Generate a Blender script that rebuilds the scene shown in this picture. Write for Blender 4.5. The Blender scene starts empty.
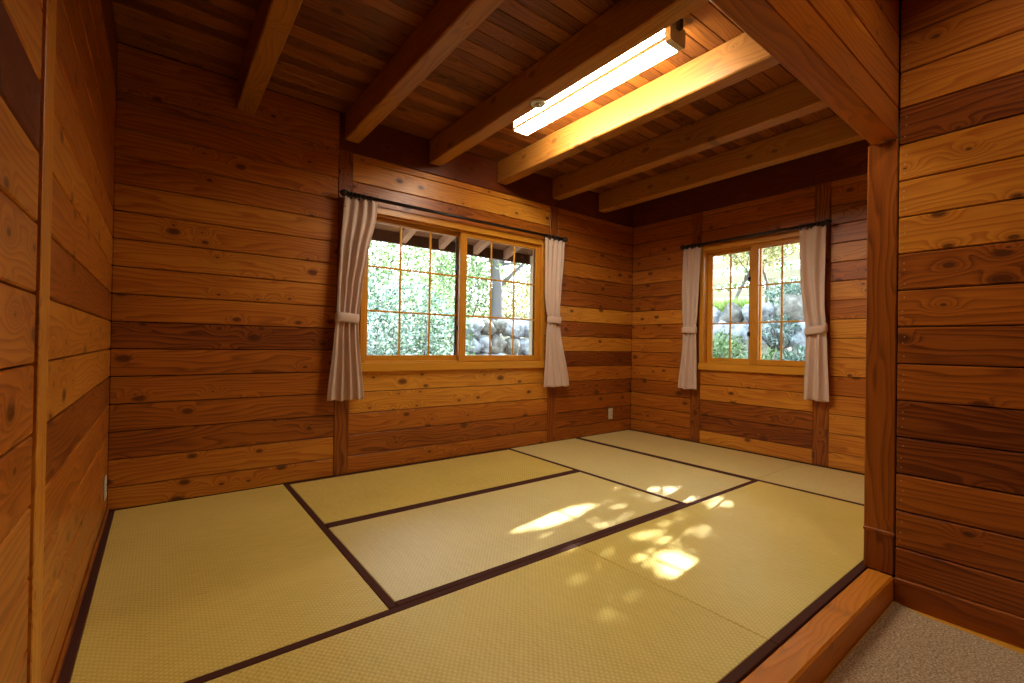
import bpy, bmesh, math, random
from mathutils import Vector, Matrix, noise
R = random.Random(7)
PI = math.pi
scene = bpy.context.scene
COL = scene.collection

# ------------------------------------------------------------------ helpers
class MB:
    """collects geometry for ONE mesh, with a wood-grain coordinate and a tint per vertex"""
    def __init__(s):
        s.v = []; s.f = []; s.gr = []; s.t = []; s.mi = []; s.sm = []; s.M = Matrix.Identity(4)
    def add(s, vs, fs, gr=None, tint=.5, mi=0, smooth=False, convex=False):
        b = len(s.v)
        W = [s.M @ Vector(p) for p in vs]
        if convex:
            c = sum(W, Vector()) / len(W); nf = []
            for f in fs:
                a = sum((W[i] for i in f), Vector()) / len(f)
                n = Vector()
                for i in range(len(f)):
                    n += W[f[i]].cross(W[f[(i + 1) % len(f)]])
                nf.append(f if n.dot(a - c) >= 0 else tuple(reversed(f)))
            fs = nf
        s.v += [tuple(p) for p in W]
        s.f += [tuple(i + b for i in f) for f in fs]
        s.gr += [tuple(g) for g in (gr or vs)]
        s.t += list(tint) if isinstance(tint, (list, tuple)) else [tint] * len(vs)
        s.mi += [mi] * len(fs); s.sm += [smooth] * len(fs)
    def box(s, lo, hi, ax=0, tint=.5, c=0.0, mi=0, seed=None):
        lo = [min(a, b) for a, b in zip(lo, hi)], [max(a, b) for a, b in zip(lo, hi)]
        lo, hi = lo
        if seed is None: seed = R.random() * 60
        c = min([c] + [(hi[k] - lo[k]) * .45 for k in range(3)])
        vs, idx, fs = [], {}, []
        for cx in (0, 1):
            for cy in (0, 1):
                for cz in (0, 1):
                    cc = (cx, cy, cz)
                    if c <= 0:
                        idx[cc] = [len(vs)] * 3
                        vs.append(tuple(hi[k] if cc[k] else lo[k] for k in range(3)))
                    else:
                        ids = []
                        for a in range(3):
                            p = []
                            for k in range(3):
                                base = hi[k] if cc[k] else lo[k]
                                if k != a: base += -c if cc[k] else c
                                p.append(base)
                            ids.append(len(vs)); vs.append(tuple(p))
                        idx[cc] = ids
        def cor(a, sa, i, j):
            o = [0, 0, 0]; o[a] = sa; b1, b2 = [k for k in range(3) if k != a]; o[b1] = i; o[b2] = j
            return tuple(o)
        for a in range(3):
            for sa in (0, 1):
                q = [cor(a, sa, 0, 0), cor(a, sa, 1, 0), cor(a, sa, 1, 1), cor(a, sa, 0, 1)]
                fs.append(tuple(idx[k][a] for k in q))
        if c > 0:
            for e in range(3):                       # edges along axis e
                o1, o2 = [k for k in range(3) if k != e]
                for i in (0, 1):
                    for j in (0, 1):
                        A = [0, 0, 0]; A[o1] = i; A[o2] = j; B = list(A); B[e] = 1
                        A, B = tuple(A), tuple(B)
                        fs.append((idx[A][o1], idx[B][o1], idx[B][o2], idx[A][o2]))
            for cc in idx: fs.append(tuple(idx[cc]))
        o1, o2 = [k for k in range(3) if k != ax]
        if hi[o1] - lo[o1] < hi[o2] - lo[o2]: o1, o2 = o2, o1
        gr = [(p[ax] + seed * 3.1, p[o1] + seed, p[o2] + seed * .7) for p in vs]
        s.add(vs, fs, gr, tint, mi, False, True)
    def tube(s, pts, rad, n=10, tint=.5, mi=0, cap=True, gr=None, smooth=True):
        pts = [Vector(p) for p in pts]
        if not isinstance(rad, (list, tuple)): rad = [rad] * len(pts)
        vs, fs = [], []
        t0 = (pts[1] - pts[0]).normalized()
        up = Vector((0, 0, 1)) if abs(t0.z) < .9 else Vector((1, 0, 0))
        x = t0.cross(up).normalized()
        g = []; acc = 0
        for i, p in enumerate(pts):
            t = (pts[min(i + 1, len(pts) - 1)] - pts[max(i - 1, 0)]).normalized()
            x = (x - t * x.dot(t)).normalized(); y = t.cross(x)
            if i: acc += (p - pts[i - 1]).length
            for k in range(n):
                a = 2 * PI * k / n
                vs.append(tuple(p + (x * math.cos(a) + y * math.sin(a)) * rad[i]))
                g.append((acc, k / n * .3, 0))
        for i in range(len(pts) - 1):
            for k in range(n):
                a, b = i * n + k, i * n + (k + 1) % n
                fs.append((a, b, b + n, a + n))
        if cap:
            fs.append(tuple(reversed(range(n)))); fs.append(tuple(range((len(pts) - 1) * n, len(pts) * n)))
        s.add(vs, fs, g, tint, mi, smooth)
    def lathe(s, prof, origin, axis='z', n=20, mi=0, tint=.5, cap=True):
        vs, fs = [], []
        O = Vector(origin)
        for r, h in prof:
            for k in range(n):
                a = 2 * PI * k / n; p = (r * math.cos(a), r * math.sin(a), h)
                if axis == 'x': p = (p[2], p[0], p[1])
                if axis == 'y': p = (p[1], p[2], p[0])
                vs.append(tuple(O + Vector(p)))
        for i in range(len(prof) - 1):
            for k in range(n):
                a, b = i * n + k, i * n + (k + 1) % n
                fs.append((a, b, b + n, a + n))
        if cap: fs.append(tuple(reversed(range(n)))); fs.append(tuple(range((len(prof) - 1) * n, len(prof) * n)))
        s.add(vs, fs, None, tint, mi, True)
    def build(s, name, mats, parent=None, kind=None, recalc=False):
        me = bpy.data.meshes.new(name)
        me.from_pydata(s.v, [], s.f)
        if not isinstance(mats, (list, tuple)): mats = [mats]
        for m in mats: me.materials.append(m)
        me.polygons.foreach_set('material_index', s.mi)
        me.polygons.foreach_set('use_smooth', s.sm)
        a = me.attributes.new('gr', 'FLOAT_VECTOR', 'POINT'); a.data.foreach_set('vector', [c for g in s.gr for c in g])
        a = me.attributes.new('tint', 'FLOAT', 'POINT'); a.data.foreach_set('value', s.t)
        me.update()
        if recalc:
            bm = bmesh.new(); bm.from_mesh(me); bmesh.ops.recalc_face_normals(bm, faces=bm.faces); bm.to_mesh(me); bm.free()
        o = bpy.data.objects.new(name, me); COL.objects.link(o)
        if parent: o.parent = parent
        if kind: o['kind'] = kind
        return o

def tag(o, label, cat, group=None):
    o['label'] = label; o['category'] = cat
    if group: o['group'] = group
    return o
def empty(name, loc=(0, 0, 0), rz=0, label=None, cat=None, group=None, kind=None):
    o = bpy.data.objects.new(name, None); COL.objects.link(o)
    o.location = loc; o.rotation_euler = (0, 0, rz); o.empty_display_size = .1
    if label: tag(o, label, cat, group)
    if kind: o['kind'] = kind
    return o

# ------------------------------------------------------------------ materials
def new_mat(name):
    m = bpy.data.materials.new(name); m.use_nodes = True
    nt = m.node_tree; nt.nodes.clear()
    out = nt.nodes.new('ShaderNodeOutputMaterial')
    return m, nt, out
def nd(nt, t, **kw):
    n = nt.nodes.new(t)
    for k, v in kw.items(): setattr(n, k, v)
    return n
def math_(nt, op, a, b=None, c=None, clamp=False):
    n = nd(nt, 'ShaderNodeMath', operation=op, use_clamp=clamp)
    for i, x in enumerate((a, b, c)):
        if x is None: continue
        if hasattr(x, 'is_linked') or hasattr(x, 'links'): nt.links.new(x, n.inputs[i])
        else: n.inputs[i].default_value = x
    return n.outputs[0]
def ramp(nt, fac, stops):
    n = nd(nt, 'ShaderNodeValToRGB'); el = n.color_ramp.elements
    while len(el) < len(stops): el.new(.5)
    for e, (p, c) in zip(el, stops): e.position = p; e.color = (*c, 1)
    nt.links.new(fac, n.inputs[0]); return n.outputs[0]
def mix(nt, fac, a, b, blend='MIX'):
    n = nd(nt, 'ShaderNodeMix', data_type='RGBA', blend_type=blend)
    for sock, x in ((n.inputs[0], fac), (n.inputs[6], a), (n.inputs[7], b)):
        if isinstance(x, (int, float)): sock.default_value = x
        elif isinstance(x, tuple): sock.default_value = (*x, 1)
        else: nt.links.new(x, sock)
    return n.outputs[2]
def principled(nt, out, rough=.5, spec=.5):
    b = nd(nt, 'ShaderNodeBsdfPrincipled'); b.inputs['Roughness'].default_value = rough
    b.inputs['Specular IOR Level'].default_value = spec
    nt.links.new(b.outputs[0], out.inputs[0]); return b
def simple(name, col, rough=.5, metal=0, spec=.5, bump=0, scale=60):
    m, nt, out = new_mat(name); b = principled(nt, out, rough, spec)
    b.inputs['Metallic'].default_value = metal
    tc = nd(nt, 'ShaderNodeTexCoord'); n = nd(nt, 'ShaderNodeTexNoise'); n.inputs['Scale'].default_value = scale
    n.inputs['Detail'].default_value = 3
    nt.links.new(tc.outputs['Object'], n.inputs['Vector'])
    nt.links.new(mix(nt, n.outputs[0], tuple(c * .86 for c in col), tuple(min(1, c * 1.12) for c in col)), b.inputs['Base Color'])
    if bump:
        bp = nd(nt, 'ShaderNodeBump'); bp.inputs['Strength'].default_value = bump; bp.inputs['Distance'].default_value = .002
        nt.links.new(n.outputs[0], bp.inputs['Height']); nt.links.new(bp.outputs[0], b.inputs['Normal'])
    return m

def wood(name, dark, midc, light, rough=.38, knots=1.0, contrast=1.0, spec=.38):
    m, nt, out = new_mat(name); L = nt.links
    g = nd(nt, 'ShaderNodeAttribute', attribute_name='gr'); t = nd(nt, 'ShaderNodeAttribute', attribute_name='tint')
    def vmul(v, s):
        n = nd(nt, 'ShaderNodeVectorMath', operation='MULTIPLY'); L.new(v, n.inputs[0]); n.inputs[1].default_value = s; return n.outputs[0]
    def nz(s, det=2, rg=.5):
        n = nd(nt, 'ShaderNodeTexNoise'); n.inputs['Scale'].default_value = 1; n.inputs['Detail'].default_value = det
        n.inputs['Roughness'].default_value = rg
        L.new(vmul(g.outputs['Vector'], s), n.inputs['Vector']); return n.outputs[0]
    sep = nd(nt, 'ShaderNodeSeparateXYZ'); L.new(g.outputs['Vector'], sep.inputs[0])
    vo = nd(nt, 'ShaderNodeTexVoronoi', feature='F1', voronoi_dimensions='2D'); vo.inputs['Scale'].default_value = 1
    L.new(vmul(g.outputs['Vector'], (5.2, 9.0, .01)), vo.inputs['Vector'])
    sc = nd(nt, 'ShaderNodeSeparateColor'); L.new(vo.outputs['Color'], sc.inputs[0])
    has = math_(nt, 'GREATER_THAN', sc.outputs[0], .66)
    size = math_(nt, 'MULTIPLY_ADD', math_(nt, 'POWER', sc.outputs[1], 1.6), .18, .04)
    rel = math_(nt, 'DIVIDE', vo.outputs['Distance'], size)
    kn = math_(nt, 'MULTIPLY', math_(nt, 'SMOOTH_MIN', math_(nt, 'MULTIPLY_ADD', rel, -1.6, 1.9, clamp=True), 1, .1), has)
    kn = math_(nt, 'MULTIPLY', kn, knots, clamp=True)
    halo = math_(nt, 'MULTIPLY', math_(nt, 'POWER', math_(nt, 'MULTIPLY_ADD', vo.outputs['Distance'], -1.9, 1, clamp=True), 2), has)
    warp = nz((1.1, 7, 7), 2)
    ring = math_(nt, 'MULTIPLY_ADD', sep.outputs[1], 34, math_(nt, 'MULTIPLY', warp, 9))
    ring = math_(nt, 'ADD', ring, math_(nt, 'MULTIPLY', halo, 4.2 * knots))
    ring = math_(nt, 'ADD', ring, math_(nt, 'MULTIPLY', sep.outputs[2], 30))
    rr = math_(nt, 'FRACT', ring)
    rr = math_(nt, 'POWER', rr, 2.2)                       # soft early wood, sharp late-wood line
    soft = math_(nt, 'MULTIPLY_ADD', math_(nt, 'SMOOTH_MIN', math_(nt, 'MULTIPLY', math_(nt, 'SUBTRACT', 1, math_(nt, 'FRACT', ring)), 8), 1, .3), 1, 0, clamp=True)
    rr = math_(nt, 'MULTIPLY', rr, soft)
    fine = nz((5, 170, 170), 2); blotch = nz((.9, 3.2, 3.2), 3)
    val = math_(nt, 'ADD', math_(nt, 'MULTIPLY_ADD', t.outputs['Fac'], 1.4, -.23), math_(nt, 'MULTIPLY', math_(nt, 'SUBTRACT', rr, .3), -.36 * contrast))
    val = math_(nt, 'ADD', val, math_(nt, 'MULTIPLY', math_(nt, 'SUBTRACT', fine, .5), .34 * contrast))
    val = math_(nt, 'ADD', val, math_(nt, 'MULTIPLY', math_(nt, 'SUBTRACT', blotch, .5), .5), clamp=True)
    base = ramp(nt, val, [(0, dark), (.5, midc), (1, light)])
    kcol = mix(nt, blotch, tuple(c * .25 for c in dark), tuple(c * .9 for c in dark))
    halo_d = math_(nt, 'MULTIPLY', halo, .35 * knots, clamp=True)
    base = mix(nt, halo_d, base, tuple(c * .75 for c in midc))
    base = mix(nt, math_(nt, 'MULTIPLY', kn, .85), base, kcol)
    b = principled(nt, out, rough, spec); L.new(base, b.inputs['Base Color'])
    L.new(math_(nt, 'MULTIPLY_ADD', fine, .16, rough - .08), b.inputs['Roughness'])
    bp = nd(nt, 'ShaderNodeBump'); bp.inputs['Strength'].default_value = .3; bp.inputs['Distance'].default_value = .0016
    h = math_(nt, 'ADD', math_(nt, 'MULTIPLY', rr, -.6), math_(nt, 'ADD', math_(nt, 'MULTIPLY', fine, .7), math_(nt, 'MULTIPLY', blotch, 4)))
    L.new(h, bp.inputs['Height']); L.new(bp.outputs[0], b.inputs['Normal'])
    return m

M_wall = wood('pine_boards', (.125, .024, .004), (.44, .124, .0105), (.72, .31, .031), rough=.36, contrast=1.15)
M_beam = wood('beam_wood', (.16, .048, .008), (.46, .19, .026), (.72, .44, .12), rough=.48, knots=.7, contrast=.75)
M_ceil = wood('ceiling_planks', (.10, .025, .0045), (.32, .10, .012), (.56, .24, .034), rough=.42)
M_frame = wood('window_wood', (.36, .115, .010), (.62, .25, .018), (.76, .37, .035), rough=.33, knots=.0, contrast=.5)
M_post = wood('post_wood', (.14, .032, .005), (.42, .115, .010), (.70, .24, .022), rough=.34, knots=.3, contrast=.9, spec=.28)
M_pale = wood('pale_painted_wood', (.22, .19, .125), (.33, .29, .20), (.44, .40, .29), rough=.6, knots=0, contrast=.5)
M_eave = wood('eave_wood', (.10, .04, .018), (.24, .105, .05), (.50, .30, .19), rough=.7, knots=.3, contrast=.7)
M_edge = simple('dark_gap', (.02, .008, .003), .8)

def tatami_mat_material(name='woven_rush', stops=None, rough=.42, ior=1.5):
    m, nt, out = new_mat(name); L = nt.links
    g = nd(nt, 'ShaderNodeAttribute', attribute_name='gr'); t = nd(nt, 'ShaderNodeAttribute', attribute_name='tint')
    sep = nd(nt, 'ShaderNodeSeparateXYZ'); L.new(g.outputs['Vector'], sep.inputs[0])
    u, v = sep.outputs[0], sep.outputs[1]
    nzw = nd(nt, 'ShaderNodeTexNoise'); nzw.inputs['Scale'].default_value = 9; nzw.inputs['Detail'].default_value = 3; L.new(g.outputs['Vector'], nzw.inputs['Vector'])
    jit = math_(nt, 'MULTIPLY', math_(nt, 'SUBTRACT', nzw.outputs[0], .5), .5)
    a = math_(nt, 'SINE', math_(nt, 'ADD', math_(nt, 'MULTIPLY', u, 2 * PI / .0190), jit))
    b_ = math_(nt, 'SINE', math_(nt, 'MULTIPLY', v, 2 * PI / .0230))
    chk = math_(nt, 'MULTIPLY', a, b_)
    rib = math_(nt, 'ABSOLUTE', b_)
    h = math_(nt, 'ADD', math_(nt, 'MULTIPLY', chk, .55), math_(nt, 'MULTIPLY', rib, .45))
    fn = nd(nt, 'ShaderNodeTexNoise'); fn.inputs['Scale'].default_value = 1; fn.inputs['Detail'].default_value = 3
    vm = nd(nt, 'ShaderNodeVectorMath', operation='MULTIPLY'); L.new(g.outputs['Vector'], vm.inputs[0]); vm.inputs[1].default_value = (260, 14, 14)
    L.new(vm.outputs[0], fn.inputs['Vector'])
    big = nd(nt, 'ShaderNodeTexNoise'); big.inputs['Scale'].default_value = 2.1; L.new(g.outputs['Vector'], big.inputs['Vector'])
    val = math_(nt, 'ADD', math_(nt, 'MULTIPLY', h, .34), math_(nt, 'MULTIPLY', fn.outputs[0], .5))
    val = math_(nt, 'ADD', val, math_(nt, 'MULTIPLY', math_(nt, 'SUBTRACT', big.outputs[0], .5), .3))
    val = math_(nt, 'ADD', val, math_(nt, 'MULTIPLY_ADD', t.outputs['Fac'], .4, -.02), clamp=True)
    col = ramp(nt, val, stops or [(0, (.34, .22, .035)), (.45, (.74, .545, .115)), (1, (.90, .75, .26))])
    b = principled(nt, out, rough, .5); b.inputs['IOR'].default_value = ior; L.new(col, b.inputs['Base Color'])
    bp = nd(nt, 'ShaderNodeBump'); bp.inputs['Strength'].default_value = .45; bp.inputs['Distance'].default_value = .0012
    L.new(h, bp.inputs['Height']); L.new(bp.outputs[0], b.inputs['Normal'])
    return m
M_rush = tatami_mat_material()
M_rush_glossy = tatami_mat_material('glossy_rush', [(0, (.34, .23, .04)), (.45, (.74, .56, .13)), (1, (.90, .77, .30))], .50, 2.7)  # slightly paler than the plain rush, with a much stronger gloss
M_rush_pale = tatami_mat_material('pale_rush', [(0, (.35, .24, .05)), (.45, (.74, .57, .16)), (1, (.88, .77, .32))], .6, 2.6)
M_border = simple('border_cloth', (.075, .022, .012), .8, spec=.2, bump=.2, scale=400)

def cloth(name, c1, c2):
    m, nt, out = new_mat(name); L = nt.links
    tc = nd(nt, 'ShaderNodeTexCoord'); n = nd(nt, 'ShaderNodeTexNoise'); n.inputs['Scale'].default_value = 420; n.inputs['Detail'].default_value = 2
    L.new(tc.outputs['Object'], n.inputs['Vector'])
    col = mix(nt, n.outputs[0], c1, c2)
    d = nd(nt, 'ShaderNodeBsdfPrincipled'); d.inputs['Roughness'].default_value = .85; d.inputs['Specular IOR Level'].default_value = .15
    d.inputs['Sheen Weight'].default_value = .1
    L.new(col, d.inputs['Base Color'])
    tr = nd(nt, 'ShaderNodeBsdfTranslucent'); L.new(col, tr.inputs[0])
    mx = nd(nt, 'ShaderNodeMixShader'); mx.inputs[0].default_value = .2
    L.new(d.outputs[0], mx.inputs[1]); L.new(tr.outputs[0], mx.inputs[2]); L.new(mx.outputs[0], out.inputs[0])
    bp = nd(nt, 'ShaderNodeBump'); bp.inputs['Strength'].default_value = .15; bp.inputs['Distance'].default_value = .001
    L.new(n.outputs[0], bp.inputs['Height']); L.new(bp.outputs[0], d.inputs['Normal'])
    return m
M_cloth = cloth('curtain_cloth', (.70, .50, .385), (.82, .62, .49))
M_iron = simple('dark_bronze', (.035, .026, .02), .42, metal=.6)
M_dark_metal = simple('dark_latch_metal', (.05, .045, .04), .4, metal=.7)
M_ivory = simple('ivory_plastic', (.62, .56, .40), .4)
M_slot = simple('socket_slot', (.05, .04, .03), .6)
M_white = simple('white_plastic', (.78, .76, .70), .45)
M_cap = simple('lamp_cap_plastic', (.62, .58, .50), .45)

def emit(name, col, s):
    m, nt, out = new_mat(name)
    e = nd(nt, 'ShaderNodeEmission'); e.inputs[0].default_value = (*col, 1); e.inputs[1].default_value = s
    nt.links.new(e.outputs[0], out.inputs[0]); return m
LAMP = 46
M_lens = emit('lit_diffuser', (1, .93, .76), LAMP)
M_bulb = emit('lit_bulb', (1, .78, .50), 760)

def glass():
    m, nt, out = new_mat('window_glass'); L = nt.links
    tr = nd(nt, 'ShaderNodeBsdfTransparent'); tr.inputs[0].default_value = (.95, .97, .96, 1)
    gl = nd(nt, 'ShaderNodeBsdfGlossy'); gl.inputs['Roughness'].default_value = .02
    fr = nd(nt, 'ShaderNodeFresnel'); fr.inputs[0].default_value = 1.45
    mx = nd(nt, 'ShaderNodeMixShader'); L.new(fr.outputs[0], mx.inputs[0]); L.new(tr.outputs[0], mx.inputs[1]); L.new(gl.outputs[0], mx.inputs[2])
    L.new(mx.outputs[0], out.inputs[0]); return m
M_glass = glass()

def carpet_mat():
    m, nt, out = new_mat('loop_carpet'); L = nt.links
    tc = nd(nt, 'ShaderNodeTexCoord'); n = nd(nt, 'ShaderNodeTexNoise'); n.inputs['Scale'].default_value = 150; n.inputs['Detail'].default_value = 4
    L.new(tc.outputs['Object'], n.inputs['Vector'])
    v = nd(nt, 'ShaderNodeTexVoronoi'); v.inputs['Scale'].default_value = 230; L.new(tc.outputs['Object'], v.inputs['Vector'])
    col = ramp(nt, n.outputs[0], [(.3, (.26, .175, .10)), (.5, (.54, .39, .24)), (.72, (.80, .64, .45))])
    b = principled(nt, out, .95, .1); L.new(col, b.inputs['Base Color'])
    bp = nd(nt, 'ShaderNodeBump'); bp.inputs['Strength'].default_value = .9; bp.inputs['Distance'].default_value = .004
    L.new(math_(nt, 'ADD', n.outputs[0], math_(nt, 'MULTIPLY', v.outputs['Distance'], -.8)), bp.inputs['Height']); L.new(bp.outputs[0], b.inputs['Normal'])
    return m
M_carpet = carpet_mat()

def leaf_mat(name, a, b, c):
    m, nt, out = new_mat(name); L = nt.links
    t = nd(nt, 'ShaderNodeAttribute', attribute_name='tint')
    col = ramp(nt, t.outputs['Fac'], [(0, a), (.5, b), (1, c)])
    d = nd(nt, 'ShaderNodeBsdfPrincipled'); d.inputs['Roughness'].default_value = .5; L.new(col, d.inputs['Base Color'])
    tr = nd(nt, 'ShaderNodeBsdfTranslucent'); L.new(col, tr.inputs[0])
    mx = nd(nt, 'ShaderNodeMixShader'); mx.inputs[0].default_value = .45
    L.new(d.outputs[0], mx.inputs[1]); L.new(tr.outputs[0], mx.inputs[2]); L.new(mx.outputs[0], out.inputs[0]); return m
M_leaf_blue = leaf_mat('blue_green_leaf', (.035, .075, .035), (.17, .27, .20), (.60, .74, .72))
M_leaf = leaf_mat('green_leaf', (.05, .10, .025), (.22, .34, .13), (.62, .74, .50))
M_leaf_yel = leaf_mat('yellow_green_leaf', (.14, .15, .04), (.36, .36, .15), (.74, .70, .44))
M_bark = simple('grey_bark', (.13, .12, .115), .9, bump=.8, scale=30)
def stone_mat(name, a, b_, c):
    m, nt, out = new_mat(name); L = nt.links
    tc = nd(nt, 'ShaderNodeTexCoord'); n = nd(nt, 'ShaderNodeTexNoise'); n.inputs['Scale'].default_value = 7; n.inputs['Detail'].default_value = 8; n.inputs['Roughness'].default_value = .68
    L.new(tc.outputs['Object'], n.inputs['Vector'])
    b = principled(nt, out, .85, .2); L.new(ramp(nt, n.outputs[0], [(.32, a), (.52, b_), (.68, c)]), b.inputs['Base Color'])
    bp = nd(nt, 'ShaderNodeBump'); bp.inputs['Strength'].default_value = 1; bp.inputs['Distance'].default_value = .05
    L.new(n.outputs[0], bp.inputs['Height']); L.new(bp.outputs[0], b.inputs['Normal']); return m
M_stone = stone_mat('grey_stone', (.16, .16, .16), (.46, .49, .53), (.72, .75, .79))
M_stone_b = stone_mat('weathered_stone', (.10, .095, .08), (.26, .24, .20), (.48, .46, .42))
M_soil = simple('dry_soil', (.36, .31, .24), .95, bump=.6, scale=14)
M_grass = leaf_mat('grass_blade', (.16, .28, .05), (.36, .52, .12), (.60, .70, .28))
M_roof = simple('roof_sheet', (.10, .08, .07), .7)
M_pave = simple('pale_paving', (.62, .60, .56), .85, bump=.3, scale=20)

# ------------------------------------------------------------------ numbers of the room (metres, mat top = 0)
W = 4.5; D = -2.686; D2 = -2.779; PX = 2.678; CEIL = 2.575; BB = 2.385; HZ = 1.848
def zl(k, p=.1525): return .125 + p * k

def boards(mb, fr, u0, u1, lines, tints, holes=(), thick=.022, dn=0.0):
    """horizontal boards between successive z lines, in frame fr(u, z, n) -> world; n > 0 is towards the room"""
    mb.M = fr
    for i in range(len(lines) - 1):
        rects = [(u0, u1, lines[i], lines[i + 1])]
        for (a, b, c, d) in holes:
            nr = []
            for (p, q, r, s) in rects:
                if b <= p or a >= q or d <= r or c >= s: nr.append((p, q, r, s)); continue
                if c > r: nr.append((p, q, r, c))
                if d < s: nr.append((p, q, d, s))
                if a > p: nr.append((p, a, max(r, c), min(s, d)))
                if b < q: nr.append((b, q, max(r, c), min(s, d)))
            rects = nr
        seed = R.random() * 60
        for (p, q, r, s) in rects:
            mb.box((p, r + .0025, -thick), (q, s - .0025, dn), 0, tints[i] if i < len(tints) else .45, .0034, 0, seed)
    mb.M = Matrix.Identity(4)
def slab(mb, fr, u0, u1, z0, z1, holes, n0=-.12, n1=-.0215, mi=1):
    mb.M = fr
    if holes:
        a, b, c, d = holes[0]
        for lo, hi in (((u0, z0), (a, z1)), ((b, z0), (u1, z1)), ((a, z0), (b, c)), ((a, d), (b, z1))):
            mb.box((lo[0], lo[1], n0), (hi[0], hi[1], n1), 0, .3, 0, mi)
    else: mb.box((u0, z0, n0), (u1, z1, n1), 0, .3, 0, mi)
    mb.M = Matrix.Identity(4)
def frame(o, u, v):           # columns u, v(z), n
    u = Vector(u); v = Vector(v); n = u.cross(v)
    return Matrix(((u.x, v.x, n.x, o[0]), (u.y, v.y, n.y, o[1]), (u.z, v.z, n.z, o[2]), (0, 0, 0, 1)))
F_back = frame((0, 0, 0), (1, 0, 0), (0, 0, 1))            # n = -Y
F_right = frame((W, 0, 0), (0, -1, 0), (0, 0, 1))          # n = -X
F_left = frame((0, 0, 0), (0, 1, 0), (0, 0, 1))            # n = +X, u = +Y (negative values)
F_near = frame((PX, 0, 0), (0, -1, 0), (0, 0, 1))          # n = -X
F_head = frame((0, D2, 0), (1, 0, 0), (0, 0, 1))           # n = -Y

LN = [0] + [zl(k) for k in range(15)] + [2.312, CEIL]
H1 = (1.39, 3.11, .76, 1.93)          # window openings in u, z
H2 = (.86, 1.85, .76, 1.93)
TF = .10                                # frieze: dark board, tint lowered further to imitate shade between the beams
mb = MB()
boards(mb, F_back, 0, 1.196, LN, [.58, .58, .33, .38, .45, .42, .24, .50, .55, .58, .58, .6, .5, .5, .42, .42, .5, TF])
boards(mb, F_back, 1.296, 3.216, LN, [.46, .36, .5, .72, .76, .6, .6, .6, .6, .6, .6, .6, .6, .42, .68, .7, .4, TF][:13] + [.42, .72, .66, TF], [H1])
boards(mb, F_back, 3.322, W, LN, [.40, .30, .42, .3, .5, .24, .7, .34, .74, .34, .34, .52, .42, .42, .4, .5, TF])
slab(mb, F_back, -.1, W + .1, -.1, CEIL + .1, [H1])
mb.M = F_back; mb.box((1.1962, 2.3134, -.022), (1.2958, CEIL, 0), 0, TF, .003); mb.box((3.2162, 2.3134, -.022), (3.3218, CEIL, 0), 0, TF, .003); mb.M = Matrix.Identity(4)
mb.build('wall_back', [M_wall, M_edge], kind='structure')
mb = MB()
boards(mb, F_right, 0, .74, LN, [.42, .42, .46, .36, .5, .42, .5, .42, .62, .34, .34, .5, .42, .42, .4, .45, TF])
boards(mb, F_right, .842, 1.84, LN, [.66, .2, .3, .66, .56, .5, .5, .5, .5, .5, .5, .5, .5, .42, .42, .5, TF], [H2])
boards(mb, F_right, 1.955, 2.68, LN, [.72, .62, .72, .58, .5, .66, .7, .7, .48, .74, .44, .62, .42, .34, .4, .6, TF])
slab(mb, F_right, -.1, 2.8, -.1, CEIL + .1, [H2])
mb.M = F_right; mb.box((.7402, 2.3134, -.022), (.8418, CEIL, 0), 0, TF, .003); mb.box((1.8402, 2.3134, -.022), (1.9548, CEIL, 0), 0, TF, .003); mb.M = Matrix.Identity(4)
mb.build('wall_right', [M_wall, M_edge], kind='structure')
mb = MB()
boards(mb, F_left, -1.79, 0, LN, [.5, .5, .5, .45, .3, .62, .6, .36, .52, .6, .5, .4, .42, .42, .4, .45, TF])
NH = 3.42
LNH = [zl(k) for k in range(-1, 22)] + [NH]
LNH[0] = -.107
boards(mb, F_left, -5.3, -1.912, LNH, [.45, .5, .5, .52, .46, .48, .56, .62, .66, .12, .64, .5, .4, .6])
slab(mb, F_left, -5.3, .1, -.2, NH, [])
mb.build('wall_left', [M_wall, M_edge], kind='structure')
# wall beside the post, carried on into the next room
NN = [-.002] + [.125 + .1537 * k for k in range(21)] + [NH]
mb = MB()
boards(mb, F_near, 2.7825, 5.3, NN, [.34, .40, .46, .22, .20, .42, .26, .42, .32, .66, .68, .66, .22, .56, .52, .45, .5, .5, .5, .5, .4, .5])
slab(mb, F_near, 2.779, 5.3, -.2, NH, [])
mb.M = F_near
for k in range(14):                      # nail heads down the board ends
    for dz in (.035, .075, .115):
        z = .125 + .1537 * k + dz + R.uniform(-.012, .012); u = 2.800 + R.uniform(-.004, .006)
        n = 8; vs = [(u + .0022 * math.cos(2 * PI * i / n), z + .0022 * math.sin(2 * PI * i / n), .0006) for i in range(n)] + [(u, z, .0011)]
        mb.add(vs, [(i, (i + 1) % n, n) for i in range(n)], None, .5, 2)
mb.M = Matrix.Identity(4)
mb.build('wall_near_right', [M_wall, M_edge, simple('nail_steel', (.55, .5, .42), .35, metal=.8)], kind='structure')
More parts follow.
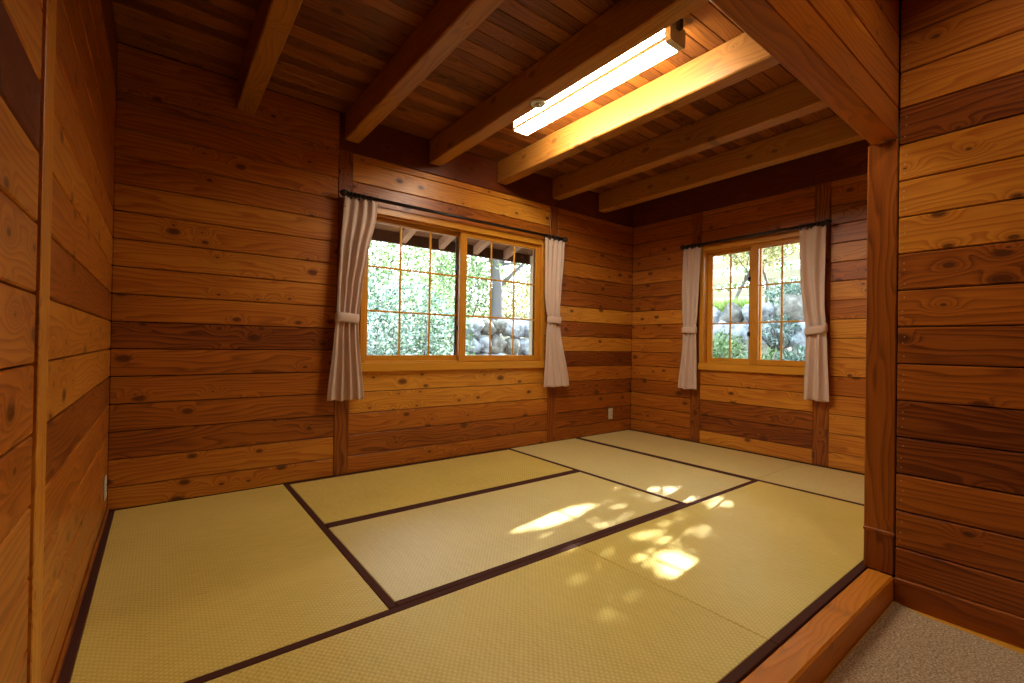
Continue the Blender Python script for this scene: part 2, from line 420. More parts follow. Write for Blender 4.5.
# wall above the header and the one hidden behind the post
mb = MB()
boards(mb, F_head, 0, PX - .001, [1.973, 2.126, 2.279, 2.43, 2.58, 2.74, 2.9, 3.05, 3.2, NH], [.42, .40, .4, .45, .5, .4, .5, .45, .4])
slab(mb, F_head, -.1, PX + .1, 1.985, NH, [], n0=-.09)
mb.build('wall_above_header', [M_wall, M_edge], kind='structure')
mb = MB()
F_front = frame((W, D, 0), (-1, 0, 0), (0, 0, 1))
boards(mb, F_front, 0, W - PX - .102, LN, [.5] * 17)
slab(mb, F_front, -.1, W - PX - .102, -.1, CEIL + .1, [], n0=-.09)
mb.build('wall_front', [M_wall, M_edge], kind='structure')
mb = MB()
F_rear = frame((PX, -5.3, 0), (-1, 0, 0), (0, 0, 1))
boards(mb, F_rear, 0, PX, LNH, [.45, .5, .4, .55])
slab(mb, F_rear, -.1, PX + .1, -.2, NH, [])
mb.build('wall_rear', [M_wall, M_edge], kind='structure')

# ceiling of the matted room: narrow planks with open V joints
mb = MB()
y = 0.0; k = 0
while y > D - .02:
    y2 = max(y - .0944, D - .03)
    mb.box((0, y2 + .0014, CEIL), (W, y - .0014, CEIL + .018), 0, .38 + R.uniform(-.16, .16), .0025)
    y = y2
    if y <= D - .029: break
mb.box((-.1, D - .09, CEIL + .0175), (W + .1, .1, CEIL + .06), 0, .3, 0, 1)
mb.build('ceiling', [M_ceil, M_edge], kind='structure')
mb = MB()
for i in range(28):
    mb.box((i * PX / 28, -5.4, NH), ((i + 1) * PX / 28, D2 + .1, NH + .02), 1, .45 + R.uniform(-.12, .12), .003)
mb.build('ceiling_next_room', M_ceil, kind='structure')
# floors
mb = MB()
mb.box((-.1, D2 + .005, -.15), (W + .1, .1, -.051), 0, .4)
mb.build('floor_under_mats', M_wall, kind='structure')
mb = MB()
for i in range(30):
    mb.box((i * PX / 30, -5.4, -.15), ((i + 1) * PX / 30, D2 + .05, -.107), 1, .78 + R.uniform(-.1, .1), .0012)
mb.build('floor_next_room', M_frame, kind='structure')

# trim: posts let into the walls, batten, baseboards
def trim(n, fr, lo, hi, ax, tint, mat=M_wall, c=.004):
    mb = MB(); mb.M = fr; mb.box(lo, hi, ax, tint, c); mb.build('trim_%d' % n, mat, kind='structure')
trim(1, F_back, (1.196, 0, -.02), (1.296, 2.312, .004), 1, .30)
trim(2, F_back, (3.216, 0, -.02), (3.322, 2.312, .004), 1, .32)
trim(3, F_right, (.74, 0, -.02), (.842, 2.312, .004), 1, .28)
trim(4, F_right, (1.84, 0, -.02), (1.955, 2.312, .004), 1, .28)
trim(5, F_left, (-1.899, 0, -.02), (-1.793, 2.574, .005), 1, .70, c=.002)
mb = MB(); mb.M = F_left; mb.box((-1.79, 0, 0), (-.001, .034, .009), 0, .34, .003); mb.build('baseboard_left', M_wall, kind='structure')
mb = MB(); mb.M = F_near; mb.box((2.781, -.107, -.02), (5.3, -.001, .012), 0, .34, .004); mb.build('baseboard_near_right', M_post, kind='structure')

# ------------------------------------------------------------------ beams, header, post, threshold
names_b = ['dark roof beam in the far left corner, first from the left wall', 'roof beam second from the left wall, over the left pinch-pleat curtain',
           'roof beam left of the lit tube lamp, with a white disc under it', 'roof beam right of the tube lamp, its side brightly lit',
           'unlit roof beam second to the right of the tube lamp', 'roof beam nearest the right window wall']
for k in range(6):
    x = .565 + .667 * k
    mb = MB(); mb.box((x, D - .001, BB), (x + .105, -.001, CEIL), 1, .40 + .05 * (k % 3), .007)
    tag(mb.build('ceiling_beam', M_beam), names_b[k], 'beam', 'beams under the plank ceiling')
mb = MB(); mb.box((0, D2, HZ), (PX - .001, D, 1.972), 0, .44, .003)
tag(mb.build('header_beam', M_post), 'heavy wooden header beam across the top of the opening, resting on the post', 'beam')
DP = -2.672
post = empty('post', (PX, (D + D2) / 2, 0), label='square reddish wooden post at the right end of the threshold', cat='post')
for nm, z0, z1, dx in (('upper_shaft', .173, HZ - .0002, .001), ('lower_shaft', .0003, .168, .003)):
    mb = MB(); mb.box((-.001 - dx * 0, D2 + .001 - (D + D2) / 2, z0), (.10, -.001 + DP - (D + D2) / 2, z1), 2, .34 if z0 > .1 else .30, .004)
    mb.build(nm, M_post, post)
mb = MB(); mb.box((-.004, D2 - .001 - (D + D2) / 2, .162), (.1, DP - (D + D2) / 2 + .001, .178), 2, .46, .003); mb.build('joint_band', M_post, post)
mb = MB(); mb.box((.001, D2, -.107), (PX - .001, D - .001, .0), 0, .80, .007)
tag(mb.build('threshold', M_post), 'polished wooden step edge between the woven mats and the lower carpet', 'threshold')

# ------------------------------------------------------------------ mats
def mat(x0, x1, y0, y1, along, label, tint, M_rush=M_rush):
    root = empty('tatami_mat', ((x0 + x1) / 2, (y0 + y1) / 2, -.05), label=label, cat='mat', group='tatami mats on the floor')
    hx, hy = (x1 - x0) / 2 - .0012, (y1 - y0) / 2 - .0012
    b = .031
    m = MB()
    if along == 'y': m.box((-hx + b, -hy, 0), (hx - b, hy, .05), 1, tint, .003, seed=R.random() * 9)
    else: m.box((-hx, -hy + b, 0), (hx, hy - b, .05), 0, tint, .003, seed=R.random() * 9)
    m.build('rush_cover', M_rush, root)
    for s in (-1, 1):
        m = MB()
        if along == 'y':
            a, c = sorted((s * hx, s * (hx - b))); m.box((a, -hy, 0), (c, hy, .0515), 1, .5, .002)
        else:
            a, c = sorted((s * hy, s * (hy - b))); m.box((-hx, a, 0), (hx, c, .0515), 0, .5, .002)
        m.build('cloth_border', M_border, root)
XA, XB, XC, Y1, Y2 = .908, 2.733, 3.629, -.879, -1.771
mat(0, XA, Y2, 0, 'y', 'woven straw mat lying lengthwise against the left wall', .5)
mat(XA, XB, Y1, 0, 'x', 'woven straw mat along the back wall below the larger window', .40)
mat(XA, XB, Y2, Y1, 'x', 'central woven straw mat with a pale sheen of window light', .5, M_rush_glossy)
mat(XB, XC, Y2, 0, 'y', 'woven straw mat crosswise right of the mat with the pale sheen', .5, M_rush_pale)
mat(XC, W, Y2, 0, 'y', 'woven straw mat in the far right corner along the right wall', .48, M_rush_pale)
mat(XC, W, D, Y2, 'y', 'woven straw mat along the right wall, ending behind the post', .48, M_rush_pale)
mat(0, 1.80, D, Y2, 'x', 'front woven straw mat nearest the camera, left of the fine seam', .5)
mat(1.80, XC, D, Y2, 'x', 'front woven straw mat by the threshold and post, with the brightest sun patch', .52, M_rush)

mb = MB()
poly = [(2.664, D2 - .006), (.02, D2 - .006), (.02, -5.2), (2.56, -5.2), (2.605, -3.16), (2.607, -3.12), (2.617, -3.03), (2.624, -2.88)]
n = len(poly)
vs = [(x, y, -.1068) for x, y in poly] + [(x, y, -.099) for x, y in poly]
mb.add(vs, [tuple(range(n)), tuple(range(n, 2 * n))] + [(i, (i + 1) % n, n + (i + 1) % n, n + i) for i in range(n)])
tag(mb.build('carpet', M_carpet, recalc=True), 'beige-brown loop pile carpet on the lower floor in the bottom right corner', 'carpet')

# ------------------------------------------------------------------ windows (local: u along wall, o outwards, z up)
def make_window(n, loc, rz, u0, u1, nm, inner, z0=.73, z1=1.955):
    root = empty('window_%d' % n, loc, rz, kind='structure')
    def part(name, boxes, mat=M_frame, parent=root):
        m = MB()
        for lo, hi, ax, t in boxes: m.box(lo, hi, ax, t, .004)
        return m.build(name, mat, parent)
    jw = .04; IN, OUT = -.022, .125
    part('casing', [((u0, IN, z0 + .001), (u0 + jw, OUT, z1), 2, .5), ((u1 - jw, IN, z0 + .001), (u1, OUT, z1), 2, .45),
                    ((u0 + jw, IN, z1 - .052), (u1 - jw, OUT, z1), 0, .55),
                    ((u0 + jw, .040, z1 - .078), (u1 - jw, .052, z1 - .051), 0, .4),
                    ((u0 + jw, .006, z1 - .066), (u1 - jw, .014, z1 - .051), 0, .5)])
    part('sill', [((u0 - .004, IN - .012, z0), (u1 + .004, OUT + .03, z0 + .066), 0, .62),
                  ((u0 + jw, .044, z0 + .066), (u1 - jw, .054, z0 + .078), 0, .8)])
    um = (u0 + u1) / 2
    zb, zt = z0 + .068, z1 - .054
    for side, a, b, o0 in ((0, u0 + jw - .006, um + .036, .062), (1, um - .036, u1 - jw + .002, .014)):
        rb = .052
        sa, sb = (.05, inner) if side == 0 else (.066, .05)
        sash = part('sash', [((a, o0, zb), (a + sa, o0 + .03, zt), 2, .52), ((b - sb, o0, zb), (b, o0 + .03, zt), 2, .48),
                             ((a + sa, o0, zb), (b - sb, o0 + .03, zb + rb), 0, .56), ((a + sa, o0, zt - .042), (b - sb, o0 + .03, zt), 0, .5)])
        ga, gb, gz0, gz1 = a + sa, b - sb, zb + rb, zt - .042
        part('glass_pane', [((ga - .005, o0 + .017, gz0 - .005), (gb + .005, o0 + .021, gz1 + .005), 0, .5)], M_glass, sash)
        for k in range(1, nm + 1):
            u = ga + (gb - ga) * k / (nm + 1)
            part('vertical_muntin', [((u - .0085, o0 + .004, gz0), (u + .0085, o0 + .015, gz1), 2, .8)], M_frame, sash)
        for k in (1, 2):
            z = gz0 + (gz1 - gz0) * k / 3
            part('horizontal_muntin', [((ga, o0 + .005, z - .0075), (gb, o0 + .0145, z + .0075), 0, .7)], M_frame, sash)
        if side == 0:
            for z in (1.597, 1.08):
                m = MB(); m.box((b - sb - .012, o0 - .014, z - .02), (b - sb + .022, o0 + .004, z + .02), 2, .5, .004)
                m.box((b - sb - .004, o0 - .026, z - .008), (b - sb + .012, o0 - .010, z + .008), 2, .5, .003)
                m.build('latch', M_dark_metal, sash)
        # dark weather strip beside the outer stile
        part('weather_strip', [((gb - .012, o0 + .016, gz0), (gb, o0 + .029, gz1), 2, .5)], M_slot, sash)
make_window(1, (0, 0, 0), 0, 1.362, 3.142, 2, .068)
make_window(2, (W, 0, 0), -PI / 2, .838, 1.872, 1, .105)

# ------------------------------------------------------------------ curtain rods and curtains
def loc_frame(wall):
    return ((0, 0, 0), 0) if wall == 1 else ((W, 0, 0), -PI / 2)
def rod(wall, u0, u1, z, label, rings):
    loc, rz = loc_frame(wall)
    root = empty('curtain_rod', loc, rz, label, 'curtain rod', 'curtain rods over the windows')
    o = -.082
    m = MB(); m.tube([(u0 + .045, o, z), (u1 - .045, o, z)], .0130, 14); m.build('pole', M_iron, root)
    for s, u in ((-1, u0), (1, u1)):
        m = MB(); pr = [(.003, -.004), (.012, .004), (.021, .016), (.025, .028), (.020, .040), (.011, .046), (.017, .049), (.017, .055), (.0135, .058)]
        if s > 0: pr = [(r, -h) for r, h in reversed(pr)]
        m.lathe(pr, (u, o, z), 'x'); m.build('finial', M_iron, root)
        m = MB(); ub = u - s * .062
        m.box((ub - .012, -.006, z - .035), (ub + .012, -.0002 if wall else 0, z + .03), 2, .5, .003)
        m.tube([(ub, -.004, z - .012), (ub, -.05, z - .016), (ub, o, z - .013)], .006, 8)
        m.build('bracket', M_iron, root)
    for u in rings:
        m = MB(); nn = 18
        m.tube([(u + .002 * math.sin(7 * u * i), o + .0215 * math.sin(2 * PI * i / nn), z - .007 + .0215 * math.cos(2 * PI * i / nn)) for i in range(nn + 1)], .0045, 7)
        m.build('ring', M_iron, root)
def lerp_keys(keys, z):
    ks = sorted(keys)
    if z <= ks[0][0]: return ks[0][1:]
    for a, b in zip(ks, ks[1:]):
        if z <= b[0]:
            t = (z - a[0]) / (b[0] - a[0]); t = t * t * (3 - 2 * t) * .5 + t * .5
            return tuple(p + (q - p) * t for p, q in zip(a[1:], b[1:]))
    return ks[-1][1:]
def curtain(wall, keys, nf, ztie, label, seed, tilt=0.0):
    """keys: (z, left u, right u, fold depth)"""
    loc, rz = loc_frame(wall)
    root = empty('curtain', loc, rz, label, 'curtain', 'pleated curtains tied at the windows')
    rr = random.Random(seed)
    zs = sorted(k[0] for k in keys); zb, zt = zs[0], zs[-1]
    NU, NZ = nf * 16, 90
    ph = [rr.uniform(-.5, .5) for _ in range(8)]; amp = [rr.uniform(.7, 1.25) for _ in range(nf + 1)]
    vs, fs, gr = [], [], []
    for j in range(NZ + 1):
        z = zt + (zb - zt) * j / NZ
        a, b, d = lerp_keys(keys, z)
        q = (zt - z) / (zt - zb)
        for i in range(NU + 1):
            s = i / NU
            drift = .10 * math.sin(2.1 * PI * q + ph[0] * 5) * math.sin(PI * s) + .05 * math.sin(5 * q + ph[1] * 6 + 4 * s)
            th = 2 * PI * nf * (s + drift / nf * 1.5)
            f = amp[min(int(s * nf), nf - 1)] * (1 - (s * nf) % 1) + amp[min(int(s * nf) + 1, nf)] * ((s * nf) % 1)
            w = math.sin(th)
            fold = w + .10 * math.sin(2 * th + ph[4] * 6 + 3 * q)
            edge = min(1, min(s, 1 - s) * nf * 1.6 + .25)
            o = -.082 - .62 * d * f * fold * edge + .006 * math.sin(9 * q + 6 * s + ph[2] * 6)
            u = a + (b - a) * s + .06 * d * math.cos(th) * edge
            zz = z + (.004 * math.sin(th * .5 + ph[3]) if j == NZ else 0) + (.003 * math.sin(th) if j == 0 else 0)
            vs.append((u, o, zz + tilt * (u - a) * q * .0)); gr.append((s, z, 0))
    for j in range(NZ):
        for i in range(NU):
            p = j * (NU + 1) + i; fs.append((p, p + 1, p + NU + 2, p + NU + 1))
    m = MB(); m.add(vs, fs, gr, .5, 0, True)
    ob = m.build('curtain_panel', M_cloth, root)
    sol = ob.modifiers.new('thickness', 'SOLIDIFY'); sol.thickness = .0022
    # tieback: a cloth band round the gathered folds
    a, b, d = lerp_keys(keys, ztie)
    m = MB(); nn = 40; h = .034; vs, fs = [], []
    cu, ru, ro = (a + b) / 2, (b - a) / 2 + .004, d * 1.25 + .012
    for k, (dz, g) in enumerate(((-h, -.003), (-h * .6, .001), (0, .002), (h * .6, .001), (h, -.003))):
        for i in range(nn):
            t = 2 * PI * i / nn
            c_, s_ = math.cos(t), math.sin(t)
            ee = .62
            uu = (abs(c_) ** ee) * (1 if c_ > 0 else -1) * (ru + g); oo = (abs(s_) ** ee) * (1 if s_ > 0 else -1) * (ro + g)
            vs.append((cu + uu, -.082 + oo, ztie + dz + tilt * uu + .004 * math.cos(t * 3)))
    for k in range(4):
        for i in range(nn):
            fs.append((k * nn + i, k * nn + (i + 1) % nn, (k + 1) * nn + (i + 1) % nn, (k + 1) * nn + i))
    m.add(vs, fs, None, .5, 0, True); ob = m.build('tieback', M_cloth, root)
    sol = ob.modifiers.new('thickness', 'SOLIDIFY'); sol.thickness = .003
    # gathered heading: stitched tucks at the foot of each pinch pleat
    a, b, d = lerp_keys(keys, zt - .075)
    for k in range(nf):
        u = a + (b - a) * (k + .25) / nf
        hd = MB(); hd.tube([(u - .008, -.082 - d * .6, zt - .072), (u, -.082 - d * .8 - .003, zt - .075), (u + .008, -.082 - d * .6, zt - .072)], .0035, 6)
        hd.build('pleat_tuck', M_cloth, root)

rod(1, 1.184, 3.375, 1.984, 'dark curtain rod above the larger back window', [1.235, 1.262, 1.29, 1.318, 1.35, 1.40, 3.09, 3.14, 3.19, 3.24, 3.30])
rod(2, .655, 1.985, 1.966, 'dark curtain rod above the smaller right window', [.705, .75, .79, .83, .865, 1.77, 1.81, 1.85, 1.89, 1.925])
curtain(1, [(1.962, 1.214, 1.448, .020), (1.88, 1.208, 1.448, .022), (1.55, 1.190, 1.386, .034), (1.33, 1.178, 1.352, .030), (1.115, 1.172, 1.326, .019),
            (.98, 1.160, 1.332, .026), (.54, 1.124, 1.380, .032)], 4, 1.115, 'pinkish beige curtain left of the larger back window, tied in the middle', 3)
curtain(1, [(1.962, 3.078, 3.332, .016), (1.88, 3.078, 3.326, .018), (1.45, 3.092, 3.302, .026), (1.30, 3.112, 3.292, .024), (1.19, 3.138, 3.288, .017),
            (1.08, 3.112, 3.300, .022), (.548, 3.088, 3.428, .024)], 4, 1.19, 'pinkish beige curtain right of the larger back window, flared below its tieback', 8)
curtain(2, [(1.945, .690, .880, .018), (1.86, .688, .876, .020), (1.5, .684, .868, .030), (1.3, .690, .856, .028), (1.123, .698, .838, .018),
            (1.0, .690, .842, .024), (.53, .652, .856, .028)], 3, 1.123, 'slim beige curtain left of the smaller right window, near the room corner', 5)
curtain(2, [(1.945, 1.755, 1.948, .018), (1.85, 1.757, 1.946, .021), (1.5, 1.770, 1.944, .034), (1.3, 1.790, 1.946, .032), (1.105, 1.812, 1.960, .020),
            (.98, 1.808, 1.964, .028), (.535, 1.804, 1.982, .034)], 2, 1.105, 'beige curtain right of the smaller right window, nearest the wooden post', 12, .2)

# ------------------------------------------------------------------ tube lamp, disc, outlets, lamp of the next room
root = empty('tube_lamp', (2.225, -1.385, CEIL), label='long lit fluorescent tube lamp mounted on the ceiling between two beams', cat='ceiling lamp')
m = MB(); m.box((-.060, -.615, -.042), (.060, .615, 0), 1, .5, .004); m.build('mounting_channel', M_white, root)
m = MB()
prof = [(-.064, -.030), (-.064, -.104), (-.059, -.118), (-.050, -.122), (.050, -.122), (.059, -.118), (.064, -.104), (.064, -.030)]
n = len(prof); vs = [(x, -.600, z) for x, z in prof] + [(x, .612, z) for x, z in prof]
m.add(vs, [(i, i + 1, n + i + 1, n + i) for i in range(n - 1)], None, .5, 0, False)
m.build('diffuser', M_lens, root)
for y0, y1 in ((-.632, -.5995), (.6115, .622)):
    m = MB(); pr2 = [(x * 1.03, z * 1.02) for x, z in prof]; vs = [(x, y0, z) for x, z in pr2] + [(x, y1, z) for x, z in pr2]
    m.add(vs, [tuple(range(n)), tuple(range(n, 2 * n))] + [(i, (i + 1) % n, n + (i + 1) % n, n + i) for i in range(n)])
    m.build('end_cap', M_cap, root, recalc=True)
m = MB(); m.box((-.0690, -.600, -.1195), (-.0630, .612, -.1000), 1, .5, .001); m.build('edge_strip', M_cap, root)
m = MB(); m.box((-.018, -.652, -.055), (.014, -.630, -.004), 2, .5, .003); m.build('end_bracket', M_dark_metal, root)

root = empty('ceiling_disc', (1.962, -1.262, BB), label='small round white disc fitting under the beam beside the tube lamp', cat='sensor')
m = MB(); m.lathe([(.046, 0), (.046, -.009), (.041, -.015), (.024, -.016), (.022, -.011)], (0, 0, 0)); m.build('base_ring', M_white, root, recalc=True)
m = MB(); m.lathe([(.017, -.006), (.017, -.022), (.013, -.027), (.002, -.028)], (0, 0, 0)); m.build('sensor_core', M_ivory, root, recalc=True)

def outlet(loc, rz, label):
    root = empty('wall_outlet', loc, rz, label, 'outlet', 'wall outlets near the floor')
    m = MB(); m.box((-.035, -.007, -.06), (.035, 0, .06), 2, .5, .003); m.build('cover_plate', M_ivory, root)
    m = MB(); m.box((-.017, -.0098, -.040), (.017, -.006, .040), 2, .5, .002); ins = m.build('socket_insert', M_ivory, root)
    for z in (-.022, .012):
        for u in (-.007, .005):
            m = MB(); m.box((u, -.0106, z), (u + .0025, -.009, z + .011), 2, .5); m.build('slot', M_slot, ins)
outlet((4.146, -.0005, .209), 0, 'ivory wall outlet low on the back wall near the right corner')
outlet((.0005, -.19, .178), PI / 2, 'ivory wall outlet low on the left wall near the back corner')

LX, LY, LZ = 1.53, -3.77, 3.08
root = empty('pendant_lamp', (LX, LY, LZ), label='pendant lamp with a dark conical shade hanging in the next room', cat='pendant lamp')
m = MB(); m.lathe([(.022, -.03), (.036, -.012), (.036, .012), (.02, .045)], (0, 0, 0), n=24); m.build('bulb', M_bulb, root, recalc=True)
m = MB(); m.lathe([(.27, -.160), (.273, -.158), (.06, .10), (.006, .11), (.006, .106), (.057, .094), (.266, -.160), (.27, -.160)], (0, 0, 0), n=36, cap=False); m.build('lamp_shade', M_iron, root, recalc=True)
m = MB(); m.tube([(0, 0, .10), (0, 0, NH - LZ)], .004, 8); m.build('cord', M_slot, root)
m = MB(); m.lathe([(.05, NH - LZ), (.05, NH - LZ - .02), (.02, NH - LZ - .03)], (0, 0, 0)); m.build('ceiling_cup', M_iron, root, recalc=True)

# ------------------------------------------------------------------ outside
SUN = Vector((-1, -.19, -.60)).normalized()
def ground_z(x, y):
    gx = min(1, max(0, (x - 5.6) / 1.6)) * 1.95 - .45 if x > 5.6 else -.45
    gy = -.45 + min(1, max(0, (y - 2.6) / 1.2)) * 1.6 + max(0, y - 4) * .22
    g = max(gx + max(0, x - 7.4) * .14, gy if x < 8 else max(gx, gy * .6 + .5))
    return g + .06 * noise.noise((x * 1.3, y * 1.3, 0))
mb = MB(); NX, NY = 70, 70
vs = []; fs = []
for j in range(NY + 1):
    for i in range(NX + 1):
        x = -6 + 26 * i / NX; y = -8 + 24 * j / NY
        vs.append((x, y, ground_z(x, y) if (x > 4.8 or y > .3) else -.6))
for j in range(NY):
    for i in range(NX):
        p = j * (NX + 1) + i; fs.append((p, p + 1, p + NX + 2, p + NX + 1))
mb.add(vs, fs, None, .5, 0, True); mb.build('ground', M_soil, kind='structure')

def leaf(mbx, p, d, s, w, t, rnd):
    d = d.normalized(); up = Vector((rnd.gauss(0, 1), rnd.gauss(0, 1), rnd.gauss(0, 1)))
    x = d.cross(up)
    if x.length < 1e-3: x = d.orthogonal()
    x.normalize(); nrm = d.cross(x)
    a = p; b = p + d * s
    m1 = p + d * s * .45 + x * w + nrm * w * .35; m2 = p + d * s * .45 - x * w + nrm * w * .35
    mid = p + d * s * .5
    mbx.add([a, m1, b, m2, mid], [(0, 1, 4), (1, 2, 4), (2, 3, 4), (3, 0, 4)], None, t)
def shrub(name, label, cat, group, x, y, z0, rx, ry, h, nleaf, size, lm, seed, shell=.55, narrow=.28, stems=9):
    rnd = random.Random(seed)
    root = empty(name, (x, y, z0), 0, label, cat, group)
    st = MB(); tips = []
    for k in range(stems):
        a = 2 * PI * k / stems + rnd.uniform(-.3, .3); r = rnd.uniform(.3, .95)
        tip = Vector((math.cos(a) * rx * r, math.sin(a) * ry * r, h * rnd.uniform(.55, 1)))
        base = Vector((math.cos(a) * .06, math.sin(a) * .06, -.05))
        mid = base.lerp(tip, .5) + Vector((rnd.gauss(0, .08), rnd.gauss(0, .08), h * .06))
        st.tube([base, mid, tip], [.016, .010, .003], 6); tips.append((base, mid, tip))
    st.build('branches', M_bark, root)
    lv = MB()
    for _ in range(nleaf):
        while True:
            q = Vector((rnd.uniform(-1, 1), rnd.uniform(-1, 1), rnd.uniform(-1, 1)))
            if q.length > 1: continue
            if q.length < shell * .6 and rnd.random() < .6: continue
            nz_ = noise.noise(Vector((q.x * 2.3 + seed, q.y * 2.3, q.z * 2.3)))
            if nz_ < -.22: continue
            break
        zz = h * (.52 + .5 * q.z)
        p = Vector((q.x * rx, q.y * ry, zz))
        d = (q * .7 + Vector((rnd.gauss(0, .6), rnd.gauss(0, .6), rnd.gauss(-.1, .5))))
        s = size * rnd.uniform(.6, 1.3)
        leaf(lv, p, d, s, s * narrow, min(1, max(0, rnd.gauss(.55, .26))), rnd)
    lv.build('leaves', lm, root)
    return root
def tree(label, group, x, y, z0, lean, hgt, rad, crown_r, crown_h, nleaf, size, lm, seed, crown_c=None, branches=9):
    rnd = random.Random(seed)
    root = empty('tree', (x, y, z0), 0, label, 'tree', group)
    tr = MB(); pts = []; rs = []
    for i in range(9):
        q = i / 8
        pts.append(Vector((lean[0] * q + .06 * math.sin(q * 7 + seed), lean[1] * q + .05 * math.sin(q * 5 + 2 * seed), hgt * q - .1)))
        rs.append(rad * (1 - .55 * q) * (1 + .12 * math.sin(11 * q + seed)))
    tr.tube(pts, rs, 12); tr.build('trunk', M_bark, root)
    cc = Vector(crown_c) if crown_c else Vector((lean[0], lean[1], hgt))
    br = MB()
    for k in range(branches):
        q = rnd.uniform(.45, 1); i = int(q * 8); s0 = pts[min(i, 8)]
        a = rnd.uniform(0, 2 * PI); tip = cc + Vector((math.cos(a) * crown_r * rnd.uniform(.4, .95), math.sin(a) * crown_r * rnd.uniform(.4, .95), rnd.uniform(-.7, .8) * crown_h))
        mid = s0.lerp(tip, .5) + Vector((0, 0, .12))
        br.tube([s0, mid, tip], [rad * .38, rad * .2, .006], 6)
    br.build('branches', M_bark, root)
    lv = MB()
    for _ in range(nleaf):
        while True:
            q = Vector((rnd.uniform(-1, 1), rnd.uniform(-1, 1), rnd.uniform(-1, 1)))
            if q.length > 1: continue
            if noise.noise(Vector((q.x * 2.6 + seed * 3, q.y * 2.6, q.z * 2.6))) < -.05: continue
            break
        p = cc + Vector((q.x * crown_r, q.y * crown_r, q.z * crown_h))
        s = size * rnd.uniform(.6, 1.3)
        leaf(lv, p, Vector((rnd.gauss(0, 1), rnd.gauss(0, 1), rnd.gauss(-.3, .7))), s, s * .3, min(1, max(0, rnd.gauss(.55, .25))), rnd)
    lv.build('leaves', lm, root)
    return root
def stone(parent, x, y, z, sx, sy, sz, seed, mt):
    rnd = random.Random(seed)
    bm = bmesh.new(); bmesh.ops.create_icosphere(bm, subdivisions=3, radius=1)
    o3 = Vector((seed * 1.7, seed * .9, seed * .3))
    for v in bm.verts:
        p = v.co.copy()
        k = 1 + .42 * noise.noise(p * 1.0 + o3) + .20 * noise.noise(p * 2.6 + o3) + .08 * noise.noise(p * 6 + o3)
        q = max(abs(p.x), abs(p.y), abs(p.z)); k *= (1 / q) ** .35 * .9      # squarish
        v.co = Vector((p.x * k * sx, p.y * k * sy, p.z * k * sz))
    bmesh.ops.rotate(bm, verts=bm.verts, cent=(0, 0, 0), matrix=Matrix.Rotation(rnd.uniform(-.4, .4), 3, 'Y') @ Matrix.Rotation(rnd.uniform(-.5, .5), 3, 'Z'))
    me = bpy.data.meshes.new('stone'); bm.to_mesh(me); bm.free()
    for pl in me.polygons: pl.use_smooth = True
    me.materials.append(mt)
    o = bpy.data.objects.new('stone', me); COL.objects.link(o); o.parent = parent; o.location = (x, y, z)

# eaves above the back window: sloping rafters, soffit boards, dark board at their foot
for k, x in enumerate((.42, .84, 1.26, 1.68, 2.095, 2.513, 2.937, 3.346, 3.85, 4.27)):
    mb = MB(); rt = Matrix.Translation((x, .13, 2.24)) @ Matrix.Rotation(-math.radians(19), 4, 'X'); mb.M = rt
    mb.box((-.03, 0, -.045), (.03, .84, .045), 1, .72, .004)
    tag(mb.build('eave_rafter', M_eave), 'slanting rafter under the eaves outside the larger back window', 'rafter', 'rafters under the eaves')
mb = MB(); mb.M = Matrix.Translation((0, .13, 2.29)) @ Matrix.Rotation(-math.radians(19), 4, 'X')
for i in range(9): mb.box((-.6, i * .11, 0), (5.3, (i + 1) * .11 - .002, .02), 0, .42, .002)
mb.box((-.7, -.1, .02), (5.4, 1.06, .06), 0, .3, 0, 1)
tag(mb.build('eave_roof', [M_eave, M_roof]), 'brown boarded underside of the eaves outside the larger back window', 'roof')
mb = MB(); mb.box((-.6, .90, 1.915), (5.3, .935, 2.09), 0, .12, .004)
tag(mb.build('fascia_board', M_eave), 'dark fascia board along the foot of the rafters outside', 'board')
pp = empty('porch_post', (3.72, .79, -.5), 0, 'pale cream porch post outside, seen at the right edge of the larger window', 'post')
mb = MB(); mb.box((-.055, -.055, -.05), (.055, .055, 2.50), 2, .6, .006); mb.build('shaft', M_pale, pp)
mb = MB(); mb.M = Matrix.Translation((.0, -.03, 2.15)) @ Matrix.Rotation(math.radians(38), 4, 'Y'); mb.box((-.03, -.03, -.05), (.03, .03, .42), 2, .5, .004); mb.build('brace', M_pale, pp)
mb = MB(); mb.box((-.065, -.065, 1.60), (.065, .065, 1.625), 0, .4, .004); mb.build('collar', M_pale, pp)

# dry stone wall behind the back window, right part
root = empty('stone_wall', (5.35, 2.9, -.45), 0, 'grey dry-stone retaining wall outside, low in the right half of the larger window', 'stone wall')
k = 0
for row in range(6):
    x = -1.35 + .13 * (row % 2)
    while x < 2.3:
        w = R.uniform(.09, .21); h = .155
        stone(root, x + w, .05 * math.sin(5 * x) + row * .05 + R.uniform(-.03, .03), .14 + row * .31 + R.uniform(-.03, .03), w * 1.08, .2, h * R.uniform(.95, 1.25), 100 + k, M_stone if R.random() < .72 else M_stone_b)
        x += w * 1.9; k += 1
